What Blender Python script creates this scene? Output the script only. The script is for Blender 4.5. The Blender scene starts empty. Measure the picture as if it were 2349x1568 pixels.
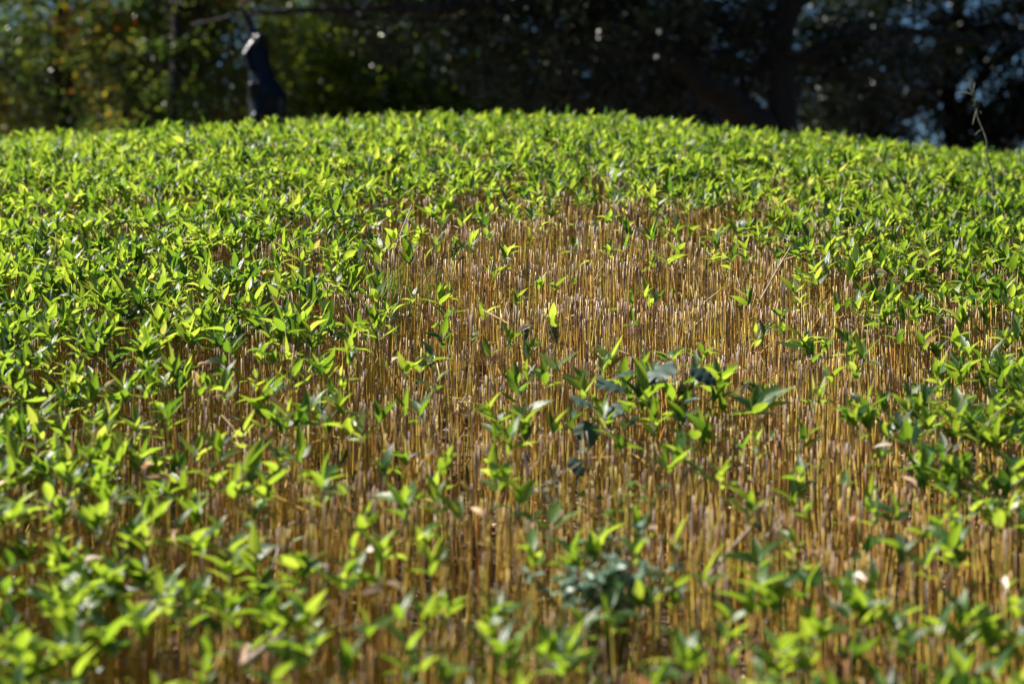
import bpy, math, random
import numpy as np
from mathutils import Vector, Matrix
rng = np.random.default_rng(7); random.seed(7)
R = math.radians
C = bpy.context.scene.collection
sc = bpy.context.scene

# ------------------------------------------------------------------ camera, sky, sun, exposure
CZ = 1.45                                   # camera height
FPX, CX, CY = 3262.0, 1174.5, 784.0         # 50 mm lens expressed on a 2349 x 1568 picture
cd = bpy.data.cameras.new('camera'); cam = bpy.data.objects.new('camera', cd); C.objects.link(cam)
cam.location = (0, 0, CZ); cam.rotation_euler = (R(90), 0, 0)
cd.lens = 50; cd.sensor_width = 36; cd.clip_start = 0.05; cd.clip_end = 2000
cd.dof.use_dof = True; cd.dof.focus_distance = 4.5; cd.dof.aperture_fstop = 1.75; cd.dof.aperture_blades = 9
sc.camera = cam
SUN_EL, SUN_AZ = 48, -80                    # azimuth from +Y (view direction), negative = left
w = bpy.data.worlds.new('World'); sc.world = w; w.use_nodes = True
nt = w.node_tree; bg = nt.nodes['Background']; bg.inputs[1].default_value = 0.05
sk = nt.nodes.new('ShaderNodeTexSky'); sk.sky_type = 'NISHITA'; sk.sun_disc = False
sk.sun_elevation = R(SUN_EL); sk.sun_rotation = R(SUN_AZ); sk.air_density = 1.0; sk.dust_density = 0.4; sk.ozone_density = 2.0
hs = nt.nodes.new('ShaderNodeHueSaturation'); hs.inputs['Saturation'].default_value = 1.25; nt.links.new(sk.outputs[0], hs.inputs['Color']); nt.links.new(hs.outputs[0], bg.inputs[0])
sd = bpy.data.lights.new('sun', 'SUN'); sun = bpy.data.objects.new('sun', sd); C.objects.link(sun)
sd.energy = 5.0; sd.angle = R(0.53); sd.color = (1.0, 0.93, 0.82)
svec = Vector((math.sin(R(SUN_AZ))*math.cos(R(SUN_EL)), math.cos(R(SUN_AZ))*math.cos(R(SUN_EL)), math.sin(R(SUN_EL))))
sun.rotation_euler = svec.to_track_quat('Z', 'Y').to_euler()
sc.view_settings.view_transform = 'Standard'; sc.view_settings.look = 'None'
sc.view_settings.exposure = 1.35; sc.view_settings.gamma = 1.0

# ------------------------------------------------------------------ the mound
PY = [0, 1.5, 2.4, 3.2, 4, 5, 6, 7, 8, 9, 10, 11, 12, 13, 14, 16, 18, 20, 24]
PZ = [-1.07, -.87, -.57, -.29, 0, .34, .67, .97, 1.18, 1.36, 1.50, 1.58, 1.59, 1.49, 1.3, .6, -.35, -1.0, -1.07]
DX = [-12, -7, -5, -3.6, -2.68, -1.76, -1.02, -.17, .69, 1.6, 2.53, 3.6, 5, 7, 12]
DZ = [1.6, .50, .33, .21, .14, .08, .03, 0, .03, .13, .25, .30, .40, .62, 1.7]
CH = 0.38                                   # cane height
def prof(Y):
    Y = np.asarray(Y, float)
    return (np.interp(Y, PY, PZ) + np.interp(Y-.35, PY, PZ) + np.interp(Y+.35, PY, PZ))/3
def ztop(X, Y):
    X = np.asarray(X, float); Y = np.asarray(Y, float)
    d = (np.interp(X, DX, DZ)+np.interp(X-.3, DX, DZ)+np.interp(X+.3, DX, DZ))/3
    return CZ + prof(Y) - d*np.clip(Y/10, 0, 1)
def tier(X, Y):                             # uneven trimming height, a few centimetres
    ph = (Y+.10*np.sin(X*2.1+.7)+.07*np.sin(X*5.3+Y*1.9)+.03*np.sin(X*11+2))/.47; f = ph-np.floor(ph); am = .5+.5*np.sin(X*1.7+Y*2.9+1.)
    saw = (.045+.06*am+.05*np.clip(Y-4.6, 0, 1))*(.5-f)
    return .7*saw+.75*(.034*np.sin(X*5.1+1.3*np.sin(Y*3.7)+.5)*np.sin(Y*6.3+1.1*np.sin(X*4.3)) +
            .026*np.sin(X*13.+2*np.sin(Y*9))*np.sin(Y*15+X*3) + .018*np.sin(Y*24+3*np.sin(X*7)))
def px2w(px, py, lift=0.0):                 # picture point -> the point on the bamboo surface
    ys = np.linspace(1.2, 12, 2200); X = (px-CX)/FPX*ys; Z = CZ+(CY-py)/FPX*ys
    i = np.argmax(Z <= ztop(X, ys)+lift)
    return np.array([X[i], ys[i], Z[i]])
def at(px, py, Y): return Vector(((px-CX)/FPX*Y, Y, CZ+(CY-py)/FPX*Y))
def w2px(X, Y, Z): return CX+X/Y*FPX, CY-(Z-CZ)/Y*FPX

# ------------------------------------------------------------------ materials
def mat(name):
    m = bpy.data.materials.new(name); m.use_nodes = True; t = m.node_tree
    b = t.nodes['Principled BSDF']; return m, t, b
def N(t, k, **kw):
    n = t.nodes.new(k)
    for a, v in kw.items(): setattr(n, a, v)
    return n
def ramp(t, stops, src):
    r = N(t, 'ShaderNodeValToRGB'); e = r.color_ramp.elements
    while len(e) < len(stops): e.new(.5)
    for i, (p, c) in enumerate(stops): e[i].position = p; e[i].color = (*c, 1)
    t.links.new(src, r.inputs[0]); return r
def leafmat(name, stops, tstops, rough=.38, spec=.5, trans=.5, veins=True, dry=None):
    m, t, b = mat(name); L = t.links.new
    a = N(t, 'ShaderNodeAttribute', attribute_name='luv'); s = N(t, 'ShaderNodeSeparateXYZ'); L(a.outputs['Vector'], s.inputs[0])
    c = ramp(t, stops, s.outputs[2]); tc = ramp(t, tstops, s.outputs[2])
    col, tcol = c.outputs[0], tc.outputs[0]
    if veins:
        mu = N(t, 'ShaderNodeMath', operation='MULTIPLY'); mu.inputs[1].default_value = 34; L(s.outputs[0], mu.inputs[0])
        si = N(t, 'ShaderNodeMath', operation='SINE'); L(mu.outputs[0], si.inputs[0])
        mr = N(t, 'ShaderNodeMapRange'); mr.inputs[1].default_value = -1; mr.inputs[2].default_value = 1
        mr.inputs[3].default_value = .80; mr.inputs[4].default_value = 1.06; L(si.outputs[0], mr.inputs[0])
        for q in (0, 1):
            mx = N(t, 'ShaderNodeVectorMath', operation='SCALE'); L((col, tcol)[q], mx.inputs[0]); L(mr.outputs[0], mx.inputs['Scale'])
            if q == 0: col = mx.outputs[0]
            else: tcol = mx.outputs[0]
        bp = N(t, 'ShaderNodeBump'); bp.inputs['Strength'].default_value = .25; bp.inputs['Distance'].default_value = .001
        L(si.outputs[0], bp.inputs['Height']); L(bp.outputs[0], b.inputs['Normal'])
    if veins:
        tc2 = N(t, 'ShaderNodeTexCoord'); no2 = N(t, 'ShaderNodeTexNoise'); no2.inputs['Scale'].default_value = 1; no2.inputs['Detail'].default_value = 4
        cm = N(t, 'ShaderNodeCombineXYZ'); m1 = N(t, 'ShaderNodeMath', operation='MULTIPLY'); m1.inputs[1].default_value = 3; L(s.outputs[0], m1.inputs[0]); L(m1.outputs[0], cm.inputs[0])
        m2 = N(t, 'ShaderNodeMath', operation='MULTIPLY'); m2.inputs[1].default_value = 6; L(s.outputs[1], m2.inputs[0]); L(m2.outputs[0], cm.inputs[1])
        m3 = N(t, 'ShaderNodeMath', operation='MULTIPLY'); m3.inputs[1].default_value = 731; L(s.outputs[2], m3.inputs[0]); L(m3.outputs[0], cm.inputs[2]); L(cm.outputs[0], no2.inputs[0])
        ad = N(t, 'ShaderNodeMapRange'); ad.inputs[1].default_value = .66; ad.inputs[2].default_value = .76; ad.inputs[3].default_value = 0; ad.inputs[4].default_value = .6; L(no2.outputs[0], ad.inputs[0])
        for q in (0, 1):
            mb = N(t, 'ShaderNodeMix', data_type='RGBA'); L(ad.outputs[0], mb.inputs[0]); L((col, tcol)[q], mb.inputs[6]); mb.inputs[7].default_value = ((.20, .12, .04, 1), (.30, .20, .04, 1))[q]
            if q == 0: col = mb.outputs[2]
            else: tcol = mb.outputs[2]
    L(col, b.inputs['Base Color']); b.inputs['Roughness'].default_value = rough; b.inputs['Specular IOR Level'].default_value = spec
    tr = N(t, 'ShaderNodeBsdfTranslucent'); L(tcol, tr.inputs[0])
    mix = N(t, 'ShaderNodeMixShader'); mix.inputs[0].default_value = trans
    L(b.outputs[0], mix.inputs[1]); L(tr.outputs[0], mix.inputs[2]); L(mix.outputs[0], t.nodes['Material Output'].inputs[0])
    return m
M_leaf = leafmat('bamboo_leaf', [(0, (.012, .045, .016)), (.4, (.03, .09, .02)), (.85, (.08, .16, .025)), (.94, (.30, .34, .05)), (1, (.40, .26, .10))],
                 [(0, (.10, .22, .015)), (.4, (.28, .44, .025)), (.85, (.56, .70, .06)), (.94, (.72, .68, .12)), (1, (.6, .38, .14))], .36, .6, .52)
M_dry = leafmat('dry_leaf', [(0, (.70, .62, .52)), (.5, (.55, .36, .20)), (1, (.42, .20, .09))],
                [(0, (.5, .38, .25)), (1, (.5, .22, .08))], .5, .4, .25)
M_weed = leafmat('weed_leaf', [(0, (.025, .048, .034)), (1, (.045, .075, .05))], [(0, (.06, .16, .05)), (1, (.10, .22, .06))], .55, .45, .12, veins=False)
M_weed2 = leafmat('small_weed_leaf', [(0, (.04, .09, .06)), (1, (.20, .29, .22))], [(0, (.12, .30, .08)), (1, (.25, .45, .10))], .40, .6, .22, veins=False)
M_grass = leafmat('grass_blade', [(0, (.05, .13, .02)), (1, (.12, .22, .03))], [(0, (.2, .4, .05)), (1, (.3, .5, .06))], .45, .4, .35, veins=False)
def treeleaf(name, stops, tst, tr=.35, rough=.3): return leafmat(name, stops, tst, rough, .6, tr, veins=False)
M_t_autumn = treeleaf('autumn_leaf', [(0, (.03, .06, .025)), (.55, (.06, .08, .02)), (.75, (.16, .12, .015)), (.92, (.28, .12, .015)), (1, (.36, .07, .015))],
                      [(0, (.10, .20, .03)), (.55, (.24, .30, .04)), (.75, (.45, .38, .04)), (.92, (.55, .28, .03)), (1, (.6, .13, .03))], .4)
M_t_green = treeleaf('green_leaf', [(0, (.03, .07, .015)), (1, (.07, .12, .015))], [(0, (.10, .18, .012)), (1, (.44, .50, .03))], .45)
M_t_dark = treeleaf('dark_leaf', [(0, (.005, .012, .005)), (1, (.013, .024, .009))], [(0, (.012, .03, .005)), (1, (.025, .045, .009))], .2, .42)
def canemat():
    m, t, b = mat('cane'); L = t.links.new
    a = N(t, 'ShaderNodeAttribute', attribute_name='cv'); s = N(t, 'ShaderNodeSeparateXYZ'); L(a.outputs['Vector'], s.inputs[0])
    lower = ramp(t, [(0, (.24, .10, .04)), (.18, (.46, .25, .06)), (.42, (.60, .40, .08)), (.62, (.58, .46, .09)), (.78, (.40, .36, .08)), (.90, (.46, .22, .08)), (1, (.20, .10, .06))], s.outputs[1])
    upper = ramp(t, [(0, (.13, .08, .055)), (.35, (.24, .15, .09)), (.55, (.36, .22, .07)), (.7, (.27, .20, .18)), (.85, (.14, .095, .09)), (1, (.34, .24, .12))], s.outputs[1])
    # sheath covers the upper length, its end differs per cane
    mr = N(t, 'ShaderNodeMapRange'); L(s.outputs[0], mr.inputs[0])
    f = N(t, 'ShaderNodeMath', operation='MULTIPLY_ADD'); L(s.outputs[1], f.inputs[0]); f.inputs[1].default_value = 7.31; f.inputs[2].default_value = .2
    fr = N(t, 'ShaderNodeMath', operation='FRACT'); L(f.outputs[0], fr.inputs[0])
    e1 = N(t, 'ShaderNodeMath', operation='MULTIPLY_ADD'); L(fr.outputs[0], e1.inputs[0]); e1.inputs[1].default_value = .13; e1.inputs[2].default_value = -.035
    e2 = N(t, 'ShaderNodeMath', operation='ADD'); L(e1.outputs[0], e2.inputs[0]); e2.inputs[1].default_value = .02
    L(e1.outputs[0], mr.inputs[1]); L(e2.outputs[0], mr.inputs[2]); mr.inputs[3].default_value = 0; mr.inputs[4].default_value = 1
    mx = N(t, 'ShaderNodeMix', data_type='RGBA'); L(mr.outputs[0], mx.inputs[0]); L(upper.outputs[0], mx.inputs[6]); L(lower.outputs[0], mx.inputs[7])
    tc = N(t, 'ShaderNodeTexCoord'); mp = N(t, 'ShaderNodeMapping'); mp.inputs['Scale'].default_value = (260, 260, 22); L(tc.outputs['Object'], mp.inputs[0])
    no = N(t, 'ShaderNodeTexNoise'); no.inputs['Scale'].default_value = 1; no.inputs['Detail'].default_value = 3; L(mp.outputs[0], no.inputs[0])
    nr = N(t, 'ShaderNodeMapRange'); nr.inputs[1].default_value = .3; nr.inputs[2].default_value = .72; nr.inputs[3].default_value = .55; nr.inputs[4].default_value = 1.2; L(no.outputs[0], nr.inputs[0])
    sc1 = N(t, 'ShaderNodeVectorMath', operation='SCALE'); L(mx.outputs[2], sc1.inputs[0]); L(nr.outputs[0], sc1.inputs['Scale'])
    nd = N(t, 'ShaderNodeMix', data_type='RGBA'); L(s.outputs[2], nd.inputs[0]); L(sc1.outputs[0], nd.inputs[6]); nd.inputs[7].default_value = (.16, .09, .06, 1)
    L(nd.outputs[2], b.inputs['Base Color']); b.inputs['Roughness'].default_value = .42; b.inputs['Specular IOR Level'].default_value = .45
    return m
M_cane = canemat()
def simple(name, c1, c2, scale, rough, bump=.3, dist=.02, spec=.5, metal=0):
    m, t, b = mat(name); L = t.links.new
    tc = N(t, 'ShaderNodeTexCoord'); no = N(t, 'ShaderNodeTexNoise'); no.inputs['Scale'].default_value = scale; no.inputs['Detail'].default_value = 8
    L(tc.outputs['Object'], no.inputs[0]); r = ramp(t, [(.3, c1), (.7, c2)], no.outputs[0]); L(r.outputs[0], b.inputs['Base Color'])
    bp = N(t, 'ShaderNodeBump'); bp.inputs['Strength'].default_value = bump; bp.inputs['Distance'].default_value = dist; L(no.outputs[0], bp.inputs['Height']); L(bp.outputs[0], b.inputs['Normal'])
    b.inputs['Roughness'].default_value = rough; b.inputs['Specular IOR Level'].default_value = spec; b.inputs['Metallic'].default_value = metal
    return m
M_bark = simple('bark', (.006, .005, .004), (.017, .013, .010), 9, .85, .8, .04)
M_ground = simple('soil', (.035, .022, .014), (.09, .06, .035), 14, .95, .8, .03)
M_lawn = simple('lawn', (.03, .05, .015), (.06, .09, .025), 6, .95, .6, .03)
M_bronze = simple('bronze', (.004, .005, .008), (.008, .010, .016), 7, .24, .12, .01, .16, .0)
M_stone = simple('stone', (.18, .17, .16), (.3, .29, .27), 12, .85, .4, .01)
M_twig = simple('twig', (.20, .14, .10), (.38, .30, .23), 60, .6, .4, .002)
M_stem = simple('green_stem', (.05, .08, .025), (.13, .12, .06), 50, .5, .3, .002)
M_thorn = simple('bramble_bark', (.03, .045, .015), (.07, .065, .04), 40, .55, .3, .002)

# ------------------------------------------------------------------ mesh helpers
def mesh_np(name, V, F, attr=None, mats=(), smooth=True):
    V = np.asarray(V, np.float32); F = np.asarray(F, np.int32); k = F.shape[1]
    me = bpy.data.meshes.new(name); me.vertices.add(len(V)); me.vertices.foreach_set('co', V.ravel())
    me.loops.add(F.size); me.loops.foreach_set('vertex_index', F.ravel())
    me.polygons.add(len(F)); me.polygons.foreach_set('loop_start', np.arange(0, F.size, k, dtype=np.int32))
    if smooth: me.polygons.foreach_set('use_smooth', np.ones(len(F), bool))
    if attr:
        a = me.attributes.new(attr[0], 'FLOAT_VECTOR', 'POINT'); a.data.foreach_set('vector', np.asarray(attr[1], np.float32).ravel())
    me.update(calc_edges=True)
    for m in mats: me.materials.append(m)
    return me
def link(name, me, parent=None):
    o = bpy.data.objects.new(name, me); C.objects.link(o)
    if parent: o.parent = parent
    return o
def tag(o, label=None, cat=None, group=None, kind=None):
    if label: o['label'] = label
    if cat: o['category'] = cat
    if group: o['group'] = group
    if kind: o['kind'] = kind
    return o
def empty(name, loc):
    o = bpy.data.objects.new(name, None); C.objects.link(o); o.location = loc; o.empty_display_size = .05; return o
def unit(a): return a/np.maximum(np.linalg.norm(a, axis=-1, keepdims=True), 1e-9)
LT = np.array([0, .06, .18, .36, .56, .76, .9, 1.0]); LW = np.array([.12, .55, .92, 1.0, .84, .48, .2, .01])
OV_T = np.array([0, .05, .2, .4, .6, .8, .93, 1.0]); OV_W = np.array([.1, .6, .98, 1., .86, .56, .25, .02])
def leaves(base, dirv, nor, ln, wd, rnd, fold=.25, droop=.25, T=LT, W=LW, twist=.15, wav=0.):
    """batch of leaves; returns verts, faces, attr"""
    n = len(base); k = len(T); dirv = unit(dirv); side = unit(np.cross(dirv, nor)); nor = unit(np.cross(side, dirv))
    ln = np.broadcast_to(ln, n)[:, None, None]; wd = np.broadcast_to(wd, n)[:, None, None]
    fo = (np.broadcast_to(fold, n))[:, None, None]; dr = np.broadcast_to(droop, n)[:, None, None]
    sd = rng.uniform(-1, 1, n)[:, None, None]*twist
    Tt = T[None, :, None]; Ww = W[None, :, None]
    c = base[:, None, :] + dirv[:, None, :]*ln*(Tt - .25*dr*Tt**3) - nor[:, None, :]*ln*dr*Tt**2 + side[:, None, :]*ln*sd*Tt**2
    out = np.empty((n, k, 3, 3))
    tw = (rng.uniform(-1, 1, n)[:, None, None]*twist*2)*Tt
    s2 = side[:, None, :]*np.cos(tw) + nor[:, None, :]*np.sin(tw); n2 = nor[:, None, :]*np.cos(tw) - side[:, None, :]*np.sin(tw)
    h = wd*Ww*.5
    wv = wav*wd*np.sin(Tt*23+rng.uniform(0, 6, n)[:, None, None]) if np.any(wav) else 0
    out[:, :, 1] = c; out[:, :, 0] = c - s2*h + n2*(h*fo*1.6+wv); out[:, :, 2] = c + s2*h + n2*(h*fo*1.6-wv)
    at_ = np.empty((n, k, 3, 3)); at_[..., 0] = np.array([0, .5, 1])[None, None, :]; at_[..., 1] = T[None, :, None]; at_[..., 2] = np.asarray(rnd)[:, None, None]
    i = np.arange(k-1)[:, None]*3 + np.arange(2)[None, :]
    f = np.stack([i, i+1, i+4, i+3], -1).reshape(-1, 4)
    F = (np.arange(n)[:, None, None]*k*3 + f[None]).reshape(-1, 4)
    return out.reshape(-1, 3), F, at_.reshape(-1, 3)
def quickleaves(base, dirv, nor, ln, wd, rnd):   # six-vertex folded leaf for the far trees
    n = len(base); dirv = unit(dirv); side = unit(np.cross(dirv, nor)); nor = np.cross(side, dirv)
    T = [0, .28, .28, .68, .68, 1.]; S = [0, -.5, .5, -.38, .38, 0]; H = [0, .08, .08, .02, .02, -.12]
    V = np.stack([base + dirv*(ln*t)[:, None] + side*(wd*s)[:, None] + nor*(ln*h)[:, None] for t, s, h in zip(T, S, H)], 1)
    A = np.zeros((n, 6, 3)); A[..., 2] = rnd[:, None]; A[..., 0] = .5
    f = np.array([[0, 2, 1, 1], [1, 2, 4, 3], [3, 4, 5, 5]])
    tri = np.array([[0, 2, 1], [1, 2, 4], [1, 4, 3], [3, 4, 5]])
    return V.reshape(-1, 3), (np.arange(n)[:, None, None]*6+tri[None]).reshape(-1, 3), A.reshape(-1, 3)
def canes(base, top, r, rnd, sides=6, nodes=3, first=None, gap=None):
    """batch of jointed canes; base/top (n,3)"""
    n = len(base); ax = top-base; L = np.linalg.norm(ax, axis=1); ax = ax/L[:, None]
    if first is None: first = rng.uniform(.012, .06, n)
    if gap is None: gap = rng.uniform(.055, .10, n)
    D = [np.zeros(n)]; S = [np.full(n, .95)]; Q = [np.zeros(n)]
    for k in range(nodes):
        d = first+gap*k
        for o, s, q in ((-.004, .92, 0), (-.0008, 1.28, .75), (.0016, 1.22, 1.), (.0045, 1.0, 0)): D.append(np.clip(d+o, 0, L)); S.append(np.full(n, s)); Q.append(np.full(n, float(q)))
    D.append(L.copy()); S.append(np.full(n, 1.12)); Q.append(np.zeros(n))
    D = np.stack(D, 1); S = np.stack(S, 1); Q = np.stack(Q, 1); k = D.shape[1]
    u = unit(np.cross(ax, np.tile([.3, 1, .1], (n, 1)))); v = np.cross(ax, u)
    a = np.arange(sides)/sides*2*np.pi; ph = rng.uniform(0, 6, n)
    ca, sa = np.cos(a[None]+ph[:, None]), np.sin(a[None]+ph[:, None])
    ring = ca[:, :, None]*u[:, None, :]+sa[:, :, None]*v[:, None, :]
    bow = rng.normal(0, .006, (n, 2))
    bend = np.sin(np.pi*D/L[:, None])
    ctr = top[:, None, :]-ax[:, None, :]*D[..., None]
    ctr[..., 0] += bow[:, :1]*bend; ctr[..., 1] += bow[:, 1:]*bend
    V = ctr[:, :, None, :] + ring[:, None]*(r[:, None]*S)[:, :, None, None]
    cap = (top + ax*(r*.3)[:, None])[:, None, :]
    V = np.concatenate([V.reshape(n, k*sides, 3), cap], 1)
    A = np.zeros((n, k*sides+1, 3)); A[:, :-1, 0] = np.repeat(D, sides, 1); A[..., 1] = rnd[:, None]; A[:, :-1, 2] = np.repeat(Q, sides, 1)
    j = np.arange(sides); i = np.arange(k-1)[:, None]*sides
    f = np.stack([i+j, i+(j+1) % sides, i+sides+(j+1) % sides, i+sides+j], -1).reshape(-1, 4)
    cp = np.stack([j, np.full(sides, k*sides), np.full(sides, k*sides), (j+1) % sides], -1)
    m = k*sides+1
    F = (np.arange(n)[:, None, None]*m+f[None]).reshape(-1, 4)
    capF = (np.arange(n)[:, None, None]*m+np.stack([(j+1) % sides, j, np.full(sides, k*sides)], -1)[None]).reshape(-1, 3)
    return V.reshape(-1, 3), F, A.reshape(-1, 3), capF
def mesh_mixed(name, V, F4, F3, attr, mats):
    me = bpy.data.meshes.new(name); V = np.asarray(V, np.float32); me.vertices.add(len(V)); me.vertices.foreach_set('co', V.ravel())
    li = np.concatenate([F4.ravel(), F3.ravel()]).astype(np.int32); me.loops.add(len(li)); me.loops.foreach_set('vertex_index', li)
    st = np.concatenate([np.arange(len(F4))*4, len(F4)*4+np.arange(len(F3))*3]).astype(np.int32)
    me.polygons.add(len(st)); me.polygons.foreach_set('loop_start', st); me.polygons.foreach_set('use_smooth', np.ones(len(st), bool))
    a = me.attributes.new(attr[0], 'FLOAT_VECTOR', 'POINT'); a.data.foreach_set('vector', np.asarray(attr[1], np.float32).ravel())
    me.update(calc_edges=True)
    for m in mats: me.materials.append(m)
    return me
class Tube:
    def __init__(s): s.V = []; s.F = []
    def add(s, pts, rad, sides=10):
        pts = [Vector(p) for p in pts]; o = len(s.V)
        for i, p in enumerate(pts):
            d = (pts[min(i+1, len(pts)-1)]-pts[max(i-1, 0)]).normalized()
            u = d.cross(Vector((.31, .2, .93) if abs(d.z) < .9 else (1, 0, 0))).normalized(); v = d.cross(u); r = rad[i] if hasattr(rad, '__len__') else rad
            for k in range(sides):
                a = 2*math.pi*k/sides; s.V.append(p+(u*math.cos(a)+v*math.sin(a))*r)
        for i in range(len(pts)-1):
            for k in range(sides):
                a = o+i*sides+k; b = o+i*sides+(k+1) % sides; s.F.append((a, b, b+sides, a+sides))
        s.F.append(tuple(o+k for k in reversed(range(sides)))); s.F.append(tuple(o+(len(pts)-1)*sides+k for k in range(sides)))
        return s
    def build(s, name, m, parent=None, smooth=True):
        me = bpy.data.meshes.new(name); me.from_pydata([tuple(v) for v in s.V], [], s.F); me.materials.append(m)
        for p in me.polygons: p.use_smooth = smooth
        return link(name, me, parent)
def spline(pts, n=8):
    pts = [Vector(p) for p in pts]; out = []
    for i in range(len(pts)-1):
        p0, p1, p2, p3 = pts[max(i-1, 0)], pts[i], pts[i+1], pts[min(i+2, len(pts)-1)]
        for k in range(n):
            t = k/n; out.append(.5*((2*p1)+(p2-p0)*t+(2*p0-5*p1+4*p2-p3)*t*t+(3*p1-p0-3*p2+p3)*t**3))
    out.append(pts[-1]); return out

# ------------------------------------------------------------------ setting: ground
gx = np.unique(np.concatenate([np.linspace(-400, -20, 14), np.linspace(-20, -9, 12), np.linspace(-9, 9, 121), np.linspace(9, 20, 12), np.linspace(20, 400, 14)]))
gy = np.unique(np.concatenate([np.linspace(-60, -2, 10), np.linspace(-2, 24, 174), np.linspace(24, 60, 12), np.linspace(60, 600, 12)]))
GX, GY = np.meshgrid(gx, gy); zt = ztop(GX, GY)-CH
GZ = np.maximum(zt, 0)+rng.normal(0, .006, GX.shape)
GZ = np.where((GY < 24) & (GY > -2) & (np.abs(GX) < 14), GZ, 0)
nx, ny = len(gx), len(gy); I = (np.arange(ny-1)[:, None]*nx+np.arange(nx-1)[None]).ravel()
me = mesh_np('ground', np.stack([GX, GY, GZ], -1).reshape(-1, 3), np.stack([I, I+1, I+nx+1, I+nx], 1), None, (M_ground,))
tag(link('ground', me), kind='structure')

# ------------------------------------------------------------------ leaf density over the mound
XC = [0, 300, 600, 900, 1200, 1500, 1800, 2100, 2349]
YR = [255, 390, 450, 530, 640, 780, 900, 1000, 1150, 1300, 1450, 1568]
DM = np.array([[1, 1, 1, 1, 1, 1, 1, 1, 1], [1, 1, 1, .98, .8, .85, 1, 1, 1], [1, 1, .9, .38, .12, .2, .7, 1, 1], [1, .95, .7, .12, .02, .03, .22, .85, 1],
    [1, .92, .6, .05, .02, .02, .08, .45, .9], [1, .85, .42, .05, .02, .03, .06, .25, .7], [1, .75, .2, .06, .04, .12, .06, .45, .75],
    [.8, .5, .1, .08, .06, .12, .08, .4, .7], [.85, .5, .2, .16, .12, .15, .1, .28, .5], [.9, .6, .28, .25, .12, .15, .3, .4, .5],
    [1, .65, .36, .38, .32, .35, .5, .55, .65], [1, .7, .42, .48, .42, .5, .6, .7, .75]])
def dens(X, Y):
    px, py = w2px(X, Y, ztop(X, Y)+.03)
    px = np.clip(px, 0, 2348.9); py = np.clip(py, 255.1, 1567.9)
    py = np.where(Y > 8.5, 256, py)
    i = np.clip(np.searchsorted(XC, px)-1, 0, 7); j = np.clip(np.searchsorted(YR, py)-1, 0, 10); xa = np.array(XC); ya = np.array(YR)
    u = (px-xa[i])/(xa[i+1]-xa[i]); v = (py-ya[j])/(ya[j+1]-ya[j])
    return DM[j, i]*(1-u)*(1-v)+DM[j, i+1]*u*(1-v)+DM[j+1, i]*(1-u)*v+DM[j+1, i+1]*u*v
def scatter(n, y0, y1, xm=lambda y: .36*y+.5):
    Y = rng.uniform(y0, y1, n); X = rng.uniform(-1, 1, n)*xm(y1); k = np.abs(X) < xm(Y); return X[k], Y[k]

# ------------------------------------------------------------------ canes
def cane_set(X, Y, rel=None):
    n = len(X); h = ztop(X, Y)+tier(X, Y)-rng.gamma(1.3, .015, n)+.004
    g = ztop(X, Y)-CH-.01
    lean = rng.normal(0, .032, (n, 2)); sl = rng.random(n) < .06; lean[sl] += rng.normal(0, .20, (sl.sum(), 2))
    base = np.stack([X, Y, g], 1); top = base.copy(); L = h-g
    top[:, 0] += lean[:, 0]*L*1.; top[:, 1] += lean[:, 1]*L; top[:, 2] = h
    broken = rng.random(n) < .12; top[broken, 2] -= rng.uniform(.02, .15, broken.sum())
    return base, top
AREAS = [(1.5, 2.9, 950), (2.9, 4.6, 1050), (4.6, 6.2, 850), (6.2, 8.5, 620), (8.5, 12.6, 420)]
Xs, Ys = [], []
for y0, y1, d in AREAS:
    W = 2*(.36*y1+.5); X, Y = scatter(int(d*W*(y1-y0)), y0, y1); Xs.append(X); Ys.append(Y)
X = np.concatenate(Xs); Y = np.concatenate(Ys)
# canes grow in small tufts: thin some patches
gapn = np.sin(X*19+2*np.sin(Y*11))*np.sin(Y*23+1.7*np.sin(X*13)); keep = rng.random(len(X)) < np.clip(.80+.55*gapn, .2, 1); X, Y = X[keep], Y[keep]
base, top = cane_set(X, Y); n = len(X)
rad = np.where(Y > 6.2, 1.25, 1)*rng.uniform(.0013, .0026, n); rnd = rng.random(n)
# tilt colour by patch so neighbouring canes share tones a little
rnd = np.clip(rnd*.8+.1+.12*np.sin(X*3.1+Y*2.3), 0, 1)
px, py = w2px(top[:, 0], top[:, 1], top[:, 2])
inview = (px > 10) & (px < 2340) & (py > 200) & (py < 1545)
order = np.where(inview)[0]; order = order[np.argsort(Y[order])][:290]
solo = np.zeros(n, bool); solo[order] = True
near = (Y < 6.2) & ~solo; far = (Y >= 6.2)
V1, F1, A1, C1 = canes(base[near], top[near], rad[near], rnd[near], 6, 3)
V2, F2, A2, C2 = canes(base[far], top[far], rad[far], rnd[far], 4, 1)
# short twig stubs and torn sheath ends standing off the top joints
q = np.where(near & (Y > 2.0))[0]; q = q[rng.random(len(q)) < .55]
a = rng.uniform(0, 6.28, len(q)); b0 = top[q]-np.array([0, 0, 1])*rng.uniform(.012, .07, len(q))[:, None]
dr = np.stack([np.cos(a)*.35, np.sin(a)*.35, np.ones(len(q))], 1); t0 = b0+unit(dr)*rng.uniform(.012, .035, len(q))[:, None]
V3, F3, A3, C3 = canes(b0, t0, rng.uniform(.0007, .0014, len(q)), rng.random(len(q)), 4, 1, first=np.full(len(q), .003))
q4 = rng.choice(np.where(near & (Y > 2.0))[0], 650); a = rng.uniform(0, 6.28, 650); Ls = rng.uniform(.04, .14, 650); b4 = top[q4]+np.stack([0*a, 0*a, rng.uniform(-.12, -.01, 650)], 1)
t4 = b4+np.stack([np.cos(a)*Ls, np.sin(a)*Ls, rng.normal(.25, .35, 650)*Ls], 1)
V4, F4_, A4, C4 = canes(b4, t4, rng.uniform(.0009, .0019, 650), rng.random(650), 5, 1)
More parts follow.
